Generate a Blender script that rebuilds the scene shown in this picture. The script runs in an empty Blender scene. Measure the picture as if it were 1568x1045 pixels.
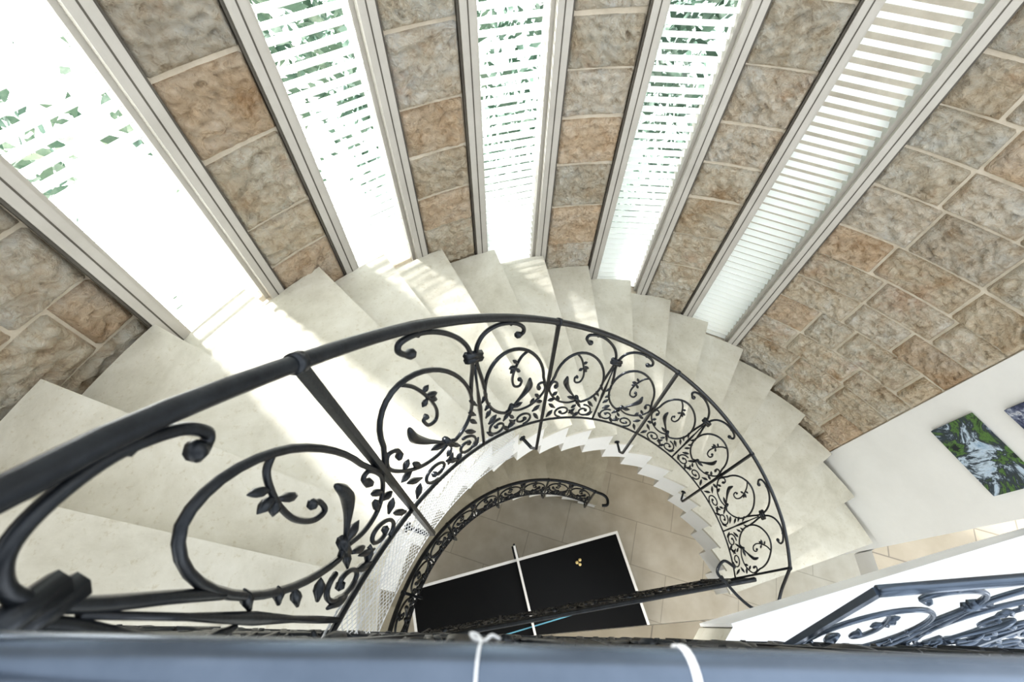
import bpy, math, random
from mathutils import Vector, noise, Matrix
random.seed(7)
H=7.24
AX,AY=.778,-.103
TH0,DTH,E0,RH=2.822,.148,1.51,.17
R_OUT,R_IN,R_RAIL=2.6,1.17,1.06
scene=bpy.context.scene
scene.view_settings.view_transform='Standard'
for lk in ('Medium High Contrast','Standard - Medium High Contrast','None'):
    try:
        scene.view_settings.look=lk;break
    except Exception: pass

# ------------------------------------------------------------------ materials
def mat(name,color=(.5,.5,.5),rough=.6,metal=0.0,spec=.5):
    m=bpy.data.materials.new(name);m.use_nodes=True
    b=m.node_tree.nodes['Principled BSDF']
    b.inputs['Base Color'].default_value=(*color,1);b.inputs['Roughness'].default_value=rough
    b.inputs['Metallic'].default_value=metal
    b.inputs['Specular IOR Level'].default_value=spec
    return m,m.node_tree,b
def N(nt,t,**kw):
    n=nt.nodes.new(t)
    for k,v in kw.items():
        if k in n.inputs: n.inputs[k].default_value=v
        else: setattr(n,k,v)
    return n
def ramp(nt,stops):
    r=nt.nodes.new('ShaderNodeValToRGB')
    cr=r.color_ramp
    while len(cr.elements)<len(stops): cr.elements.new(.5)
    for e,(p,c) in zip(cr.elements,stops):
        e.position=p;e.color=(*c,1)
    return r
def noisy(name,c1,c2,scale,rough=.6,bump=.0,bscale=None,metal=0,detail=6,mid=None,bdist=.01):
    m,nt,b=mat(name,c1,rough,metal)
    tc=N(nt,'ShaderNodeTexCoord')
    n=N(nt,'ShaderNodeTexNoise',Scale=scale,Detail=detail,Roughness=.65)
    nt.links.new(tc.outputs['Object'],n.inputs['Vector'])
    st=[(.3,c1),(.7,c2)] if mid is None else [(.28,c1),(.5,mid),(.72,c2)]
    r=ramp(nt,st);nt.links.new(n.outputs['Fac'],r.inputs['Fac'])
    nt.links.new(r.outputs['Color'],b.inputs['Base Color'])
    if bump:
        n2=N(nt,'ShaderNodeTexNoise',Scale=bscale or scale*6,Detail=8,Roughness=.7)
        nt.links.new(tc.outputs['Object'],n2.inputs['Vector'])
        bp=N(nt,'ShaderNodeBump',Strength=bump,Distance=bdist)
        nt.links.new(n2.outputs['Fac'],bp.inputs['Height']);nt.links.new(bp.outputs['Normal'],b.inputs['Normal'])
    return m
def mixn(nt,bt,a,b_,fac=1.0):
    mx=N(nt,'ShaderNodeMix',data_type='RGBA',blend_type=bt)
    if hasattr(fac,'links'): nt.links.new(fac,mx.inputs[0])
    else: mx.inputs[0].default_value=fac
    nt.links.new(a,mx.inputs[6])
    if isinstance(b_,tuple): mx.inputs[7].default_value=b_
    else: nt.links.new(b_,mx.inputs[7])
    return mx.outputs[2]
def stone_mat():
    m,nt,b=mat('limestone_blocks',rough=.9,spec=.15)
    tc=N(nt,'ShaderNodeTexCoord')
    at=N(nt,'ShaderNodeVertexColor');at.layer_name='Col'
    n=N(nt,'ShaderNodeTexNoise',Scale=3.6,Detail=12,Roughness=.72,Distortion=.2)
    nt.links.new(tc.outputs['Object'],n.inputs['Vector'])
    r=ramp(nt,[(.33,(.66,.50,.35)),(.43,(.90,.80,.66)),(.54,(1.0,.95,.85)),(.66,(1.0,1.0,.97))])
    nt.links.new(n.outputs['Fac'],r.inputs['Fac'])
    c=mixn(nt,'MULTIPLY',r.outputs['Color'],at.outputs['Color'])
    n2=N(nt,'ShaderNodeTexNoise',Scale=30.0,Detail=12,Roughness=.7,Distortion=.8)
    nt.links.new(tc.outputs['Object'],n2.inputs['Vector'])
    r2=ramp(nt,[(.38,(.58,.48,.38)),(.46,(.94,.91,.86)),(.53,(1.0,1.0,1.0))]);nt.links.new(n2.outputs['Fac'],r2.inputs['Fac'])  # fine pits darkened: relief shade put into the colour
    c=mixn(nt,'MULTIPLY',c,r2.outputs['Color'],.40)
    n4=N(nt,'ShaderNodeTexNoise',Scale=12.0,Detail=12,Roughness=.72,Distortion=1.2)
    nt.links.new(tc.outputs['Object'],n4.inputs['Vector'])
    r4=ramp(nt,[(.36,(.52,.42,.32)),(.43,(.88,.82,.74)),(.49,(1.0,1.0,1.0))]);nt.links.new(n4.outputs['Fac'],r4.inputs['Fac'])  # larger pits, relief shade painted in likewise
    c=mixn(nt,'MULTIPLY',c,r4.outputs['Color'],.55)
    # warm iron-oxide patches
    n3=N(nt,'ShaderNodeTexNoise',Scale=2.4,Detail=9,Roughness=.7)
    nt.links.new(tc.outputs['Object'],n3.inputs['Vector'])
    r3=ramp(nt,[(.56,(0,0,0)),(.68,(.42,.42,.42))]);nt.links.new(n3.outputs['Fac'],r3.inputs['Fac'])
    c=mixn(nt,'MIX',c,(.66,.38,.22,1),r3.outputs['Color'])
    nt.links.new(c,b.inputs['Base Color'])
    add=N(nt,'ShaderNodeMath',operation='ADD');nt.links.new(n2.outputs['Fac'],add.inputs[0]);nt.links.new(n4.outputs['Fac'],add.inputs[1])
    bp=N(nt,'ShaderNodeBump',Strength=1.0,Distance=.05)
    nt.links.new(add.outputs[0],bp.inputs['Height']);nt.links.new(bp.outputs['Normal'],b.inputs['Normal'])
    return m
def tread_mat():
    m,nt,b=mat('cream_limestone_tread',rough=.42,spec=.4)
    tc=N(nt,'ShaderNodeTexCoord')
    n=N(nt,'ShaderNodeTexNoise',Scale=2.6,Detail=12,Roughness=.70,Distortion=.3)
    nt.links.new(tc.outputs['Object'],n.inputs['Vector'])
    r=ramp(nt,[(.30,(.47,.45,.375)),(.50,(.60,.582,.505)),(.70,(.70,.69,.625))])
    nt.links.new(n.outputs['Fac'],r.inputs['Fac'])
    n2=N(nt,'ShaderNodeTexNoise',Scale=45.0,Detail=6,Roughness=.7)
    nt.links.new(tc.outputs['Object'],n2.inputs['Vector'])
    r2=ramp(nt,[(.32,(.86,.83,.77)),(.43,(1,1,1))]);nt.links.new(n2.outputs['Fac'],r2.inputs['Fac'])
    nt.links.new(mixn(nt,'MULTIPLY',r.outputs['Color'],r2.outputs['Color']),b.inputs['Base Color'])
    bp=N(nt,'ShaderNodeBump',Strength=.15,Distance=.004)
    nt.links.new(n2.outputs['Fac'],bp.inputs['Height']);nt.links.new(bp.outputs['Normal'],b.inputs['Normal'])
    return m
def tile_mat(name,c1,c2,mort,w,h,rot=0,rough=.45):
    m,nt,b=mat(name,c1,rough)
    tc=N(nt,'ShaderNodeTexCoord');mp=N(nt,'ShaderNodeMapping');mp.inputs['Rotation'].default_value=(0,0,rot)
    nt.links.new(tc.outputs['Object'],mp.inputs['Vector'])
    br=N(nt,'ShaderNodeTexBrick',Scale=1.0);br.inputs['Color1'].default_value=(*c1,1);br.inputs['Color2'].default_value=(*c2,1)
    br.inputs['Mortar'].default_value=(*mort,1);br.inputs['Mortar Size'].default_value=.006
    br.inputs['Brick Width'].default_value=w;br.inputs['Row Height'].default_value=h
    nt.links.new(mp.outputs['Vector'],br.inputs['Vector'])
    n=N(nt,'ShaderNodeTexNoise',Scale=4.0,Detail=8);nt.links.new(tc.outputs['Object'],n.inputs['Vector'])
    r=ramp(nt,[(.3,(.82,.80,.76)),(.7,(1,1,1))]);nt.links.new(n.outputs['Fac'],r.inputs['Fac'])
    nt.links.new(mixn(nt,'MULTIPLY',br.outputs['Color'],r.outputs['Color']),b.inputs['Base Color'])
    return m
M_STONE=stone_mat()
M_MORTAR=noisy('mortar',(.50,.44,.35),(.68,.62,.52),9,.9,.4)
M_TREAD=tread_mat()
M_WHITE=noisy('white_plaster',(.70,.70,.68),(.77,.77,.75),2,.7,.05)
M_IRON=noisy('black_wrought_iron',(.010,.012,.016),(.026,.031,.038),30,.28,.25,120,metal=.4,bdist=.002)
M_RAILPAINT=noisy('grey_steel_rail',(.085,.11,.15),(.12,.15,.20),14,.25,.06,60,metal=.65,bdist=.001)
M_FRAME=noisy('taupe_steel_frame',(.44,.42,.38),(.51,.49,.45),5,.5)
M_FRAMED=noisy('frame_shadow_line',(.08,.07,.06),(.13,.12,.10),5,.6)  # dark strips that paint the shadow lines along frame edge and groove
M_SLAT=noisy('white_louver',(.90,.94,.92),(.93,.96,.95),4,.45)
M_TILE=tile_mat('ground_tile',(.64,.61,.54),(.68,.65,.58),(.48,.45,.39),1.0,.6,.27)
M_TILE2=tile_mat('landing_tile',(.46,.40,.31),(.54,.48,.38),(.26,.23,.19),.8,.5,.27)
M_TOPF=noisy('white_marble',(.80,.83,.87),(.88,.90,.93),3,.3)
M_NET=noisy('white_net_cord',(.58,.60,.62),(.70,.71,.72),5,.8)
M_TABLE,_,_=mat('table_top_black',(.004,.005,.007),.4,spec=.25)
M_LINE,_,_=mat('table_line_white',(.9,.92,.94),.5)
M_LINEB,_,_=mat('table_line_blue',(.16,.45,.62),.5)

# ------------------------------------------------------------------ builder
class B:
    def __init__(s): s.v=[];s.f=[];s.m=[];s.sm=[];s.c=[]
    def add(s,vs,fs,mi=0,smooth=False,col=(1,1,1)):
        o=len(s.v);s.v+= [tuple(p) for p in vs]
        s.c+=[col]*len(vs)
        for f in fs: s.f.append(tuple(i+o for i in f));s.m.append(mi);s.sm.append(smooth)
    def prism(s,poly,z0,z1,mi=0,mside=None):
        n=len(poly);vs=[(x,y,z0) for x,y in poly]+[(x,y,z1) for x,y in poly]
        s.add(vs,[tuple(range(n,2*n)),tuple(reversed(range(n)))],mi)
        s.add(vs,[(i,(i+1)%n,n+(i+1)%n,n+i) for i in range(n)],mi if mside is None else mside)
    def box(s,c,ex,ey,ez,mi=0):
        c=Vector(c);ex=Vector(ex);ey=Vector(ey);ez=Vector(ez)
        vs=[c+a*ex+b*ey+d*ez for d in(-1,1) for b in(-1,1) for a in(-1,1)]
        s.add(vs,[(0,2,3,1),(4,5,7,6),(0,1,5,4),(2,6,7,3),(0,4,6,2),(1,3,7,5)],mi)
    def tube(s,pts,r,n=8,mi=0,rot=0,smooth=True):
        pts=[Vector(p) for p in pts];k=len(pts)
        if k<2: return
        rr=r if isinstance(r,(list,tuple)) else [r]*k
        T=[]
        for i in range(k):
            a=pts[max(i-1,0)];b=pts[min(i+1,k-1)]
            t=(b-a);T.append(t.normalized() if t.length>1e-9 else Vector((0,0,1)))
        up=Vector((0,0,1)) if abs(T[0].z)<.9 else Vector((1,0,0))
        nrm=(up-T[0]*up.dot(T[0])).normalized();vs=[]
        for i in range(k):
            nrm=(nrm-T[i]*nrm.dot(T[i]))
            nrm=nrm.normalized() if nrm.length>1e-6 else T[i].orthogonal().normalized()
            bi=T[i].cross(nrm)
            for j in range(n):
                a=rot+2*math.pi*j/n
                vs.append(pts[i]+(nrm*math.cos(a)+bi*math.sin(a))*rr[i])
        fs=[(i*n+j,i*n+(j+1)%n,(i+1)*n+(j+1)%n,(i+1)*n+j) for i in range(k-1) for j in range(n)]
        fs+=[tuple(reversed(range(n))),tuple((k-1)*n+j for j in range(n))]
        s.add(vs,fs,mi,smooth)
    def obj(s,name,mats,bevel=0,col=False,parent=None):
        me=bpy.data.meshes.new(name);me.from_pydata(s.v,[],s.f)
        for m in mats: me.materials.append(m)
        me.polygons.foreach_set('material_index',s.m);me.polygons.foreach_set('use_smooth',s.sm)
        if col:
            ca=me.color_attributes.new('Col','FLOAT_COLOR','POINT')
            flat=[]
            for c in s.c: flat+= [*c,1.0]
            ca.data.foreach_set('color',flat)
        me.update()
        o=bpy.data.objects.new(name,me);scene.collection.objects.link(o)
        if bevel:
            b=o.modifiers.new('bev','BEVEL');b.width=bevel;b.segments=2;b.limit_method='ANGLE'
        if parent: o.parent=parent
        return o
def catmull(P,sub=6):
    P=[Vector(p) for p in P];Q=[P[0]*2-P[1]]+P+[P[-1]*2-P[-2]];out=[]
    for i in range(1,len(Q)-2):
        a,b,c,d=Q[i-1:i+3]
        for j in range(sub):
            t=j/sub
            out.append(.5*((2*b)+(c-a)*t+(2*a-5*b+4*c-d)*t*t+(3*b-a-3*c+d)*t**3))
    out.append(P[-1]);return out
def lerp(x,T):
    if x<=T[0][0]: return T[0][1]
    for (a,u),(b,v) in zip(T,T[1:]):
        if x<=b: return u+(v-u)*(x-a)/(b-a)
    return T[-1][1]
def pol(th,r,d): return Vector((AX+r*math.cos(th),AY+r*math.sin(th),H-d))
def pxy(th,r): return (AX+r*math.cos(th),AY+r*math.sin(th))
def tread_depth(th): return E0+(TH0-th)/DTH*RH

# ------------------------------------------------------------------ stairs
def stairs(name,nos,r0,r1,body):
    b=B()
    for th,d in nos:
        tb=th+DTH+.012
        n=5
        arc=[th+(tb-th)*i/n for i in range(n+1)]
        poly=[pxy(a,r0) for a in arc]+[pxy(a,r1) for a in reversed(arc)]
        poly.reverse()
        b.prism(poly,H-d-.03,H-d,0)
        a0=th+.010
        arc=[a0+(tb-a0)*i/n for i in range(n+1)]
        poly=[pxy(a,r0+.006) for a in arc]+[pxy(a,r1-.06) for a in reversed(arc)]
        poly.reverse()
        b.prism(poly,H-d-.03-body,H-d-.0305,1)
    return b.obj(name,[M_TREAD,M_WHITE],bevel=.003)
stairs('spiral_staircase',[(TH0-k*DTH,E0+k*RH) for k in range(0,18)],R_IN,R_OUT,.29)
RL,RHL=1.6,.178
stairs('spiral_staircase.001',[(1.25+DTH*(j-1),H-RHL*j) for j in range(1,15)],RL+.1,R_OUT,.2)

# ------------------------------------------------------------------ railing
def panel(b,mp,W,hq,bq,r,det=1):
    sx=W/.627;sq=(hq-bq)/.75
    def P(s_,q): return mp(s_*sx,bq+(q-.35)*sq)
    def leafp(A,C,w):
        b.tube([A.lerp(C,t) for t in (0,.2,.45,.7,.9,1)],[r*.5,r*w*.6,r*w,r*w*.9,r*w*.4,r*.15],6)
    def leaf(p,q,w): leafp(P(*p),P(*q),w)
    st=9 if det else 18
    for g in (1,-1):
        cs,cq=.156,.735;a,bb=.130,.215
        def L(u,v): return P(g*(cs+u*a),cq+v*bb)
        def LL(p,q,w): leafp(L(*p),L(*q),w)
        pts=[L(1.20,-.30),L(1.09,-.12)]
        for ph in range(6,250,st):
            p=math.radians(ph);pts.append(L(math.cos(p),math.sin(p)))
        e0=L(-.33,-.93);pts.append(e0);pts.append(L(-.16,-.84))
        b.tube(pts,r,8)
        b.tube([L(-.22,-.98),L(-.10,-.72)],r*1.75,7)
        lf=catmull([L(-.12,-.82),L(.10,-.62),L(.34,-.38),L(.50,-.14),L(.50,.10)],4)
        k=len(lf);b.tube(lf,[r*(.7+1.4*max(0,math.sin(math.pi*(i/(k-1))**2.2))) for i in range(k)],6)
        LL((-.12,-.82),(.30,-.72),1.6)
        tn=catmull([L(-.16,-.88),L(.20,-1.0),L(.62,-.92),L(.95,-.66),L(1.12,-.36),L(1.02,-.10),L(.84,-.16),L(.90,-.34)],5)
        b.tube(tn,[r*.85]*(len(tn)-4)+[r*1.2,r*1.7,r*1.5,r*.9],6)
        LL((.62,-.92),(.74,-.66),1.5);LL((.95,-.66),(.76,-.50),1.4);LL((.80,-.80),(1.10,-.86),1.5)
        tn=catmull([L(.34,.93),L(.16,.80),L(.02,.60),L(-.08,.38),L(-.12,.14),L(-.04,-.06),L(.14,-.08),L(.20,.08),L(.10,.14)],5)
        b.tube(tn,[r*.8]*(len(tn)-3)+[r*1.2,r*1.5,r*1.0],6)
        LL((-.0,.54),(-.24,.50),1.3);LL((-.02,.50),(-.20,.36),1.3);LL((-.02,.48),(.13,.36),1.2);LL((.04,.62),(-.12,.72),1.1)
        hk=catmull([P(g*.150,1.022),P(g*.166,1.024),P(g*.178,1.042),P(g*.168,1.066),P(g*.130,1.078),P(g*.085,1.070),P(g*.044,1.042),P(g*.018,1.0),P(g*.008,.955),P(g*.008,.90),P(g*.018,.83),P(g*.026,.76)],5)
        rd=[r*1.05]*len(hk)
        for i,f in enumerate([1.2,1.7,1.9,1.7,1.4,1.2]): rd[i]=r*f
        b.tube(hk,rd,7)
        b.tube([P(g*.13,1.07),P(g*.13,1.10)],r*.8,6)
        for (c1,c2,ra,rb,a0,a1) in ((.075,.435,.05,.07,80,520),(.20,.425,.05,.062,-80,360)):
            pts=[];rad=[]
            for ph in range(a0,a1,st+5):
                t=(ph-a0)/(a1-a0);fac=1-.75*t;p=math.radians(ph)
                pts.append(P(g*(c1+ra*fac*math.cos(p)),c2+rb*fac*math.sin(p)));rad.append(r*.85)
            rad[-1]=r*1.2;rad[-2]=r*1.7
            b.tube(pts,rad,6)
        for (s0,q0,s1,q1,w_) in ((.13,.36,.10,.42,1.6),(.03,.50,.07,.55,1.6),(.12,.38,.165,.44,1.7),(.02,.44,.05,.38,1.6),(.29,.38,.26,.45,1.6),(.13,.50,.155,.46,1.4),(.25,.47,.29,.52,1.5),(.02,.56,.045,.61,1.4),(.02,.62,.045,.66,1.3),(.01,.68,.035,.73,1.3),(.10,.47,.13,.53,1.4),(.16,.40,.13,.46,1.3)):
            leaf((g*s0,q0),(g*s1,q1),w_)
    b.tube([P(0,.35),P(0,.45),P(0,.55),P(0,.66),P(0,.78),P(0,.90)],[r*.9,r*1.1,r*.9,r*1.5,r*.7,r*.6],6)
    for q in (.955,.935): b.tube([P(-.022,q),P(.022,q)],r*1.8,6)
def flight_rail(name,th_posts,R,e_fun,hqf,hq0,bq,rh,rs,rp,th_a,th_b,r_in,extra=None,foot=-.12):
    b=B()
    def G(th,q,r=R):
        return pol(th,r,e_fun(th)-q)
    n=90
    hand=[G(th_a+(th_b-th_a)*i/n,hqf(th_a+(th_b-th_a)*i/n)) for i in range(n+1)]
    if extra: hand+=extra
    b.tube(hand,rh,14)
    b.tube([G(th_a+(th_b-th_a)*i/n,bq) for i in range(n+1)],rs*1.1,6,rot=.4)
    for t in th_posts:
        hq=hqf(t)
        b.tube([G(t,hq-.002),G(t,.3),G(t,foot+.1),G(t,foot+.03,R+(r_in-R)*.3),G(t,foot,r_in+.005)],rp,4,rot=math.pi/4,smooth=False)
        e=.005
        b.tube([G(t+e,hqf(t+e)),G(t-e,hqf(t-e))],rh*1.25,12)
        b.tube([G(t,foot,r_in-.006),G(t,foot,r_in+.003)],rp*2.0,10)
    for i in range(len(th_posts)-1):
        c=(th_posts[i]+th_posts[i+1])/2;W=abs(th_posts[i]-th_posts[i+1])*R
        def mp(s,q,c=c):
            th=c+s/R
            k=hq0-.18
            if q>k: q=k+(q-k)*(hqf(th)-k)/(hq0-k)
            return G(th,q)
        panel(b,mp,W,hq0,bq,rs)
    return b.obj(name,[M_IRON])
vol=catmull([pol(.42,1.06,tread_depth(.42)-1.14),pol(.32,1.05,3.34),pol(.24,1.02,3.44),(1.70,.10,H-3.46),(1.62,.12,H-3.47),(1.55,.18,H-3.48),(1.49,.26,H-3.49),(1.44,.33,H-3.49),(1.50,.40,H-3.49),(1.57,.36,H-3.49)],6)[1:]
posts=[3.27,2.821,2.225,1.613,1.04,.42]
hqf=lambda th: lerp(th,[(.42,1.14),(.65,1.15),(1.2,1.11),(2.2,1.10),(2.64,1.095),(2.83,1.077),(2.94,1.070),(2.99,1.057),(3.1,1.045),(3.4,1.0)])
flight_rail('stair_railing',posts,R_RAIL,tread_depth,hqf,1.10,.35,.0098,.0054,.0088,3.42,.42,R_IN,vol)
low_e=lambda th: H-RHL*(1+(th-1.25)/DTH)
lp=[1.36+.40*i for i in range(6)]
lp.reverse()
lv=catmull([pol(1.36,1.6,low_e(1.36)-.9),pol(1.29,1.6,low_e(1.36)-.86),pol(1.25,1.57,low_e(1.36)-.84),pol(1.24,1.5,low_e(1.36)-.84),pol(1.28,1.47,low_e(1.36)-.84)],5)[1:]
flight_rail('stair_railing.001',lp,RL,low_e,lambda t:.90,.90,.22,.018,.009,.014,3.33,1.36,RL+.1,lv)

def guard(name,A,Bp,d_top,d_bot,npan,rh,rs,mats,lean=(0,0),rail_n=14,mi_rail=0,frac=.12):
    b=B();A=Vector(A);Bp=Vector(Bp);L=(Bp-A).length;t=(Bp-A)/L
    Ht=d_bot-d_top
    def mp0(x,q):
        p=A+t*x; f=1-q/Ht
        return Vector((p.x+lean[0]*f,p.y+lean[1]*f,H-d_bot+q))
    b.tube([mp0(L*i/20,Ht) for i in range(21)],rh,rail_n,mi_rail)
    b.tube([mp0(L*i/20,Ht*frac) for i in range(21)],rs*1.2,6)
    W=L/npan
    for i in range(npan+1):
        b.tube([mp0(W*i,Ht),mp0(W*i,0)],rs*1.7,4,rot=.78,smooth=False)
    for i in range(npan):
        c=W*(i+.5)
        panel(b,lambda s,q,c=c: mp0(c+s,q),W,Ht*.97,Ht*frac,rs)
    return b.obj(name,mats)
guard('landing_railing',(-.62,-.12),(1.74,.30),3.60,4.565,4,.016,.009,[M_IRON],lean=(-.01,.06))
guard('landing_railing.001',(-1.25,-.021),(.95,-.021),.25,1.335,4,.0135,.006,[M_IRON,M_RAILPAINT],lean=(0,-.008),rail_n=32,mi_rail=1)
guard('landing_railing.002',(.545,.052),(2.0,.186),.76,1.335,3,.0085,.0045,[M_RAILPAINT],lean=(0,-.15),mi_rail=0)

def tie(name,x,n,seed,bow=True):
    b=B();rnd=random.Random(seed)
    for i in range(n):
        xx=x+i*.0022;c=Vector((xx,-.021,H-.25));tw=rnd.uniform(-.002,.002)
        b.tube([c+Vector((tw*math.sin(a),.0142*math.cos(a),.0142*math.sin(a))) for a in [2*math.pi*j/24 for j in range(25)]],.0006,6)
    if bow:
        b.tube(catmull([(x,-.0075,H-.256),(x-.003,-.005,H-.260),(x-.006,-.0045,H-.259),(x-.004,-.0065,H-.256),(x+.001,-.007,H-.2555),(x+.004,-.005,H-.258),(x+.008,-.0065,H-.259)],5),.0008,6)
    return b.obj(name,[M_NET])
tie('cord_tie',-.010,1,1);tie('cord_tie.001',.078,2,2,False)

# safety net
b=B()
def NP(th,q): return pol(th,1.075,tread_depth(th)-q)
t0,t1=2.35,3.2
nn=62
for i in range(-12,nn):
    for sg in (1,-1):
        pts=[]
        for j in range(9):
            tt=t0+(i/nn+ (j/8 if sg>0 else 1-j/8)*12/nn)*(t1-t0)
            if t0<=tt<=t1: pts.append(NP(tt,-.05+.39*j/8))
        if len(pts)>1: b.tube(pts,.0011,3)
for q in (-.05,.15,.335): b.tube([NP(t0+(t1-t0)*i/40,q) for i in range(41)],.0016,4)
b.obj('safety_net',[M_NET])

# ------------------------------------------------------------------ walls
WIN=[(2.678,2.465),(2.329,2.122),(1.984,1.778),(1.631,1.427),(1.280,1.072)]
TOPD=-1.25
WTOP=-.35
RW=2.615
def arc_box(b,t0,t1,r0,r1,d0,d1,mi=0,n=None):
    n=n or max(1,int(abs(t1-t0)/.05))
    arc=[t0+(t1-t0)*i/n for i in range(n+1)]
    poly=[pxy(a,r0) for a in arc]+[pxy(a,r1) for a in reversed(arc)]
    if t1>t0: poly.reverse()
    b.prism(poly,H-d1,H-d0,mi)
wb=B()
def block(b,t0,t1,d0,d1,r,tone,rough=.024,seed=0):
    g=.0055;ga=g/r
    t0,t1=min(t0,t1)+ga,max(t0,t1)-ga
    z0,z1=H-d1+g,H-d0-g
    nx=max(8,int((t1-t0)*r/.014));nz=max(8,int((z1-z0)/.014))
    jit=[random.uniform(-.006,.006) for _ in range(4)]
    an=random.uniform(-1,1);ca,sa=math.cos(an),math.sin(an)
    vs=[]
    for j in range(nz+1):
        for i in range(nx+1):
            u=i/nx;v=j/nz
            e=min(u,1-u)*abs(t1-t0)*r;e2=min(v,1-v)*(z1-z0);ed=min(e,e2)
            th=t0+(t1-t0)*u;z=z0+(z1-z0)*v+ (jit[0]*(1-u)+jit[1]*u)*(abs(v-.5)*2)
            k=min(1,max(0,(ed-.010)/.014))
            p_=th*r*ca+z*sa;q_=-th*r*sa+z*ca
            nv=abs(noise.noise(Vector((p_*12,q_*22,seed))))*1.3+noise.noise(Vector((p_*26,q_*60,seed)))*.9
            rr=r-k*(.007+rough*nv) + (0 if ed>.003 else .022)+jit[2]*.5
            p=pxy(th,rr);vs.append((p[0],p[1],z))
    fs=[(j*(nx+1)+i,j*(nx+1)+i+1,(j+1)*(nx+1)+i+1,(j+1)*(nx+1)+i) for j in range(nz) for i in range(nx)]
    b.add(vs,fs,1,True,tone)
def tone():
    a=random.uniform(.84,1.0);w=random.random()
    if w<.25: c=(1.0,.94,.84)
    elif w<.6: c=(1.0,.98,.92)
    elif w<.82: c=(.99,.97,.93)
    else: c=(1.0,.87,.74)
    return tuple(a*x for x in c)
solids=[(2.465,2.329),(2.122,1.984),(1.778,1.631),(1.427,1.280)]
def course_wall(b,ta,tb,r,dbot_fun):
    d=TOPD+.15
    while d<4.7:
        h=random.uniform(.23,.32)
        th=ta
        while th>tb+1e-4:
            w=random.uniform(.26,.52)/r
            t2=th-w
            if t2<tb+.05: t2=tb
            if d<dbot_fun(th)+.5:
                block(b,th,t2,d,d+h,r,tone(),seed=random.random()*50)
            th=t2
        d+=h
def dep(th): return tread_depth(th)
for a,c in solids:
    arc_box(wb,a,c,RW+.016,RW+.33,TOPD,7.2,0)
    d=TOPD+random.uniform(.05,.25);db=dep(c)+.35
    while d<db:
        h=random.uniform(.25,.38)
        block(wb,a-.001,c+.001,d,d+h,RW,tone(),seed=random.random()*50)
        d+=h
for a,c in WIN:
    arc_box(wb,a,c,RW+.0,RW+.33,dep(c)+.12,7.2,0)
    arc_box(wb,a,c,RW+.0,RW+.33,TOPD,WTOP,0)
arc_box(wb,3.55,2.678,2.678,2.95,TOPD,7.2,0)
arc_box(wb,1.072,.60,2.678,2.95,TOPD,7.2,0)
course_wall(wb,3.55,2.678,2.66,dep)
course_wall(wb,1.072,.605,2.66,dep)
wb.obj('wall_front',[M_MORTAR,M_STONE],col=True)

for wi,(a,c) in enumerate(WIN):
    b=B();bot=dep(c)+.12;top=WTOP
    fw=.028
    mid=(a+c)/2
    for (x0,x1) in ((a,a-fw),(c+fw,c)):
        arc_box(b,x0,x1,RW-.018,RW+.16,top,bot,0,1)
    arc_box(b,a-fw,c+fw,RW-.018,RW+.16,top,top+.07,0,1)
    for sgn,ed in ((-1,a),(1,c)):
        arc_box(b,max(ed+sgn*fw,ed+sgn*(fw+.008)),min(ed+sgn*fw,ed+sgn*(fw+.008)),RW+.03,RW+.15,top,bot,0,1)
        m0=ed+sgn*fw*.52
        arc_box(b,m0+.0012,m0-.0012,RW-.0195,RW-.01,top,bot,2,1)  # groove shadow drawn as a dark strip
        m0=ed-sgn*.0018
        arc_box(b,m0+.0022,m0-.0022,RW-.008,RW+.02,top,bot,2,1)
    radial=Vector((math.cos(mid),math.sin(mid),0));tang=Vector((-math.sin(mid),math.cos(mid),0))
    hw=(a-c-2*fw)/2*(RW+.08)
    tilt=math.radians(8)
    out=(radial*math.cos(tilt)+Vector((0,0,1))*math.sin(tilt))
    nr=(Vector((0,0,1))*math.cos(tilt)-radial*math.sin(tilt))
    d=top+.09
    while d<bot-.01:
        c0=Vector((AX,AY,H-d))+radial*(RW+.09)
        b.box(c0,tang*hw,out*.0235,nr*.0022,1)
        d+=.058
    b.obj('window_%d'%(wi+1),[M_FRAME,M_SLAT,M_FRAMED])

# right plaster wall with paintings
p0=Vector((2.965,1.415));w=Vector((.4386,-.8987));nout=Vector((.8987,.4386))
b=B()
q=[p0,p0+w*.85,p0+w*.85+nout*.2,p0+nout*.2]
b.prism([tuple(x) for x in reversed(q)],0.0,H-TOPD,0)
b.obj('wall_right',[M_WHITE])
def painting(name,s0,s1,d0,d1,cols,scale,seed):
    m,nt,bs=mat(name+'_canvas',rough=.6)
    tc=N(nt,'ShaderNodeTexCoord');mp=N(nt,'ShaderNodeMapping');mp.inputs['Location'].default_value=(seed,seed*2,0)
    n=N(nt,'ShaderNodeTexNoise',Scale=scale,Detail=6,Roughness=.7,Distortion=.8)
    nt.links.new(tc.outputs['Object'],mp.inputs['Vector']);nt.links.new(mp.outputs['Vector'],n.inputs['Vector'])
    r=ramp(nt,cols);nt.links.new(n.outputs['Fac'],r.inputs['Fac']);nt.links.new(r.outputs['Color'],bs.inputs['Base Color'])
    b=B()
    c=p0+w*((s0+s1)/2)-nout*.0125
    b.box((c.x,c.y,H-(d0+d1)/2),(w.x*(s1-s0)/2,w.y*(s1-s0)/2,0),(nout.x*.0115,nout.y*.0115,0),(0,0,(d1-d0)/2),0)
    return b.obj(name,[m],bevel=.003)
painting('wall_painting',.18,.68,2.80,3.13,[(.36,(.01,.015,.02)),(.43,(.10,.20,.05)),(.47,(.03,.04,.045)),(.51,(.04,.06,.08)),(.56,(.50,.60,.70)),(.66,(.15,.26,.40))],4.8,5)
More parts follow.
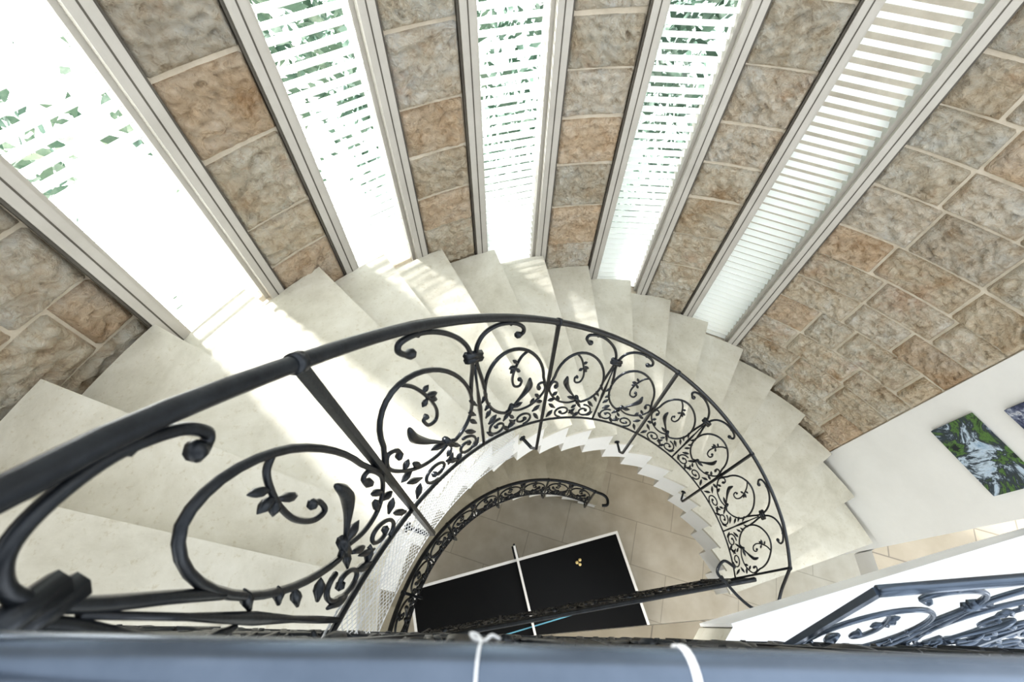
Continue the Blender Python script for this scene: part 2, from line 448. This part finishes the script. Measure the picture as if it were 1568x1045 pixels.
painting('wall_painting.001',.24,.72,2.31,2.62,[(.35,(.02,.03,.06)),(.46,(.05,.06,.12)),(.54,(.22,.25,.33)),(.58,(.55,.57,.62)),(.66,(.05,.05,.08))],12,8)

# ------------------------------------------------------------------ floors
b=B()
b.prism([(-7,-5),(7,-5),(7,4),(-7,4)],-.1,0,0);b.obj('floor',[M_TILE])
b=B()
o17=TH0-18*DTH
pi_=pxy(o17,R_IN);po=pxy(o17,R_OUT)
poly=[pi_,(-.6,-.17),(-.6,-4),(5.5,-4),(5.5,1.7),(3.55,.75),(3.345,.64),po]
b.prism(poly,H-4.57-.25,H-4.57,0,1);b.obj('floor_landing_lower',[M_TILE2,M_WHITE])
b=B()
th=TH0+DTH
poly=[pxy(th,R_OUT),pxy(th+.1,2.6),pxy(th+.3,2.6),pxy(th+.55,2.6),(-2.2,-3.5),(2.6,-3.5),(2.6,.52),(1.40,.22),(.56,.0),(.5,-.075),(-.36,-.075),pxy(th,R_IN)]
b.prism(poly,H-1.34-.22,H-1.34,0,0)
ob=b.obj('floor_landing_upper',[M_TREAD])
b=B()
b.prism([(.50,-.070),(.565,.004),(1.40,.224),(2.6,.525),(2.6,-3.4),(.50,-3.4)],H-1.3395,H-1.338,0)
b.prism([(.565,.004),(.563,.012),(1.398,.232),(2.6,.535),(2.6,.525),(1.40,.224)],H-1.56,H-1.338,0)
b.obj('trim_landing_edge',[M_TOPF])

# ------------------------------------------------------------------ ping pong table
root=bpy.data.objects.new('ping_pong_table',None);scene.collection.objects.link(root)
ta=.27;tx=Vector((math.cos(ta),math.sin(ta),0));ty=Vector((-math.sin(ta),math.cos(ta),0));tz=Vector((0,0,1))
tc0=Vector((1.451,1.074,0))-tx*1.37-ty*.7625;zt=.76
def T(x,y,z): return tc0+tx*x+ty*y+tz*z
b=B()
for sg in (-1,1):
    b.box(T(sg*.687,0,zt-.0125),tx*.683,ty*.7625,tz*.0125,0)
b.obj('table_top',[M_TABLE],bevel=.003,parent=root)
b=B()
for sg in (-1,1):
    b.box(T(0,sg*.746,zt+.0015),tx*1.37,ty*.0165,tz*.001,0)
    b.box(T(sg*1.3535,0,zt+.0015),tx*.0165,ty*.73,tz*.001,0)
b.box(T(0,0,zt+.0015),tx*1.337,ty*.007,tz*.001,1)
b.obj('court_lines',[M_LINE,M_LINEB],parent=root)
b=B()
b.box(T(0,0,zt+.145),tx*.014,ty*.91,tz*.009,0)
for i in range(90): b.box(T(0,-.9+.02*i,zt+.08),tx*.001,ty*.001,tz*.07,1)
for i in range(7): b.box(T(0,0,zt+.015+.02*i),tx*.001,ty*.91,tz*.001,1)
for sg in (-1,1):
    b.tube([T(0,sg*.91,zt-.05),T(0,sg*.91,zt+.16)],.014,8,1)
    b.box(T(0,sg*.84,zt-.04),tx*.03,ty*.08,tz*.012,1)
b.obj('net',[M_LINE,M_IRON],parent=root)
b=B()
for sx in (-1.15,-.35,.35,1.15):
    for sy in (-.6,.6):
        b.tube([T(sx,sy,0),T(sx,sy,zt-.025)],.02,8)
    b.box(T(sx,0,zt-.06),tx*.015,ty*.6,tz*.02)
b.obj('legs',[M_IRON],parent=root)
mb,_,_=mat('ball_yellow',(.80,.66,.32),.5)
b=B()
for (bx,by) in ((.73,.53),(.775,.55),(.76,.50)):
    c=T(bx,by,zt+.022)
    b.tube([c+Vector((0,0,-.02*math.cos(math.pi*i/10))) for i in range(11)],[max(.0004,.02*math.sin(math.pi*i/10)) for i in range(11)],14)
b.obj('ping_pong_balls',[mb])

# ------------------------------------------------------------------ outside
M_LEAF=noisy('garden_leaves',(.03,.07,.05),(.34,.42,.36),3,.5,mid=(.09,.16,.12))
M_GLARE=noisy('white_glare_ground',(.85,.84,.80),(.95,.95,.93),2,.8)  # made-up white ground, added to blow out the left windows
M_GRASS=noisy('garden_ground',(.10,.16,.14),(.30,.36,.32),5,.9,detail=9)
M_SAND=noisy('sandstone_garden_wall',(.40,.37,.33),(.60,.57,.52),3,.9)
b=B();arc_box(b,3.4,2.06,2.96,14,4.9,5.0,0,30);b.obj('glare_ground',[M_GLARE])
b=B();arc_box(b,2.06,.4,2.96,14,4.9,5.0,0,30);b.obj('garden_lawn',[M_GRASS])
b=B();arc_box(b,1.22,.75,4.6,4.8,-.6,4.895,0,10);b.obj('garden_wall',[M_SAND])
b=B();rnd=random.Random(3)
def leafq(th,r,dd,s):
    p=pol(th,r,dd)
    u=Vector((rnd.uniform(-1,1),rnd.uniform(-1,1),rnd.uniform(-1,1))).normalized();v=u.orthogonal().normalized()
    b.add([p-u*s,p-u*s*.2+v*s*.4,p+u*s,p-u*s*.2-v*s*.4],[(0,1,2,3)],0)
for i in range(34000):
    th=rnd.uniform(1.26,2.95)
    r=rnd.uniform(3.7,5.4);dd=rnd.uniform(-.6,4.75)
    if th>2.1: thr=-.02 if dd>.9 and dd<2.2 else .35
    else: thr=-.16
    if th>2.1 and dd<.9: thr=.12 if dd>.2 else .5
    if noise.noise(Vector((th*5,dd*1.3,r*.8)))<thr: continue
    leafq(th,r,dd,rnd.uniform(.03,.09))
b.obj('garden_hedge',[M_LEAF])

# ------------------------------------------------------------------ light
w_=bpy.data.worlds.new('World');scene.world=w_;w_.use_nodes=True
bg=w_.node_tree.nodes['Background'];bg.inputs['Color'].default_value=(.93,.97,1,1);bg.inputs['Strength'].default_value=1.85
sd=bpy.data.lights.new('sun','SUN');sd.energy=27;sd.angle=.11;sd.color=(1,.98,.95)
so=bpy.data.objects.new('sun',sd);scene.collection.objects.link(so)
dirv=Vector((-.80,.60,.72));so.rotation_euler=dirv.to_track_quat('Z','Y').to_euler();so.location=(-6,6,14)
for nm,loc,sz,e in (('fill_light',(1.2,-1.2,2.38),1.2,40),('fill_light.001',(3.6,-1.0,H-1.62),1.0,12)):  # unseen fill lights, added to brighten the dim floors under the landings
    ld=bpy.data.lights.new(nm,'AREA');ld.energy=e;ld.size=sz;ld.color=(1,.95,.87)
    lo=bpy.data.objects.new(nm,ld);lo.location=loc;scene.collection.objects.link(lo)

# ------------------------------------------------------------------ camera
cd=bpy.data.cameras.new('camera');co=bpy.data.objects.new('camera',cd);scene.collection.objects.link(co);scene.camera=co
cd.sensor_width=36;cd.lens=707.1/1568*36;cd.clip_start=.02
t=math.atan2(math.hypot(-11,432.5),707.1)
roll=math.asin(11/math.hypot(11,432.5))
d=Vector((0,math.sin(t),-math.cos(t)));u=Vector((0,math.cos(t),math.sin(t)));x=Vector((1,0,0))
right=x*math.cos(roll)+u*math.sin(roll);up=u*math.cos(roll)-x*math.sin(roll)
Mx=Matrix((right,up,-d)).transposed().to_4x4();Mx.translation=Vector((0,0,H))
co.matrix_world=Mx
cd.dof.use_dof=True;cd.dof.focus_distance=1.8;cd.dof.aperture_fstop=7
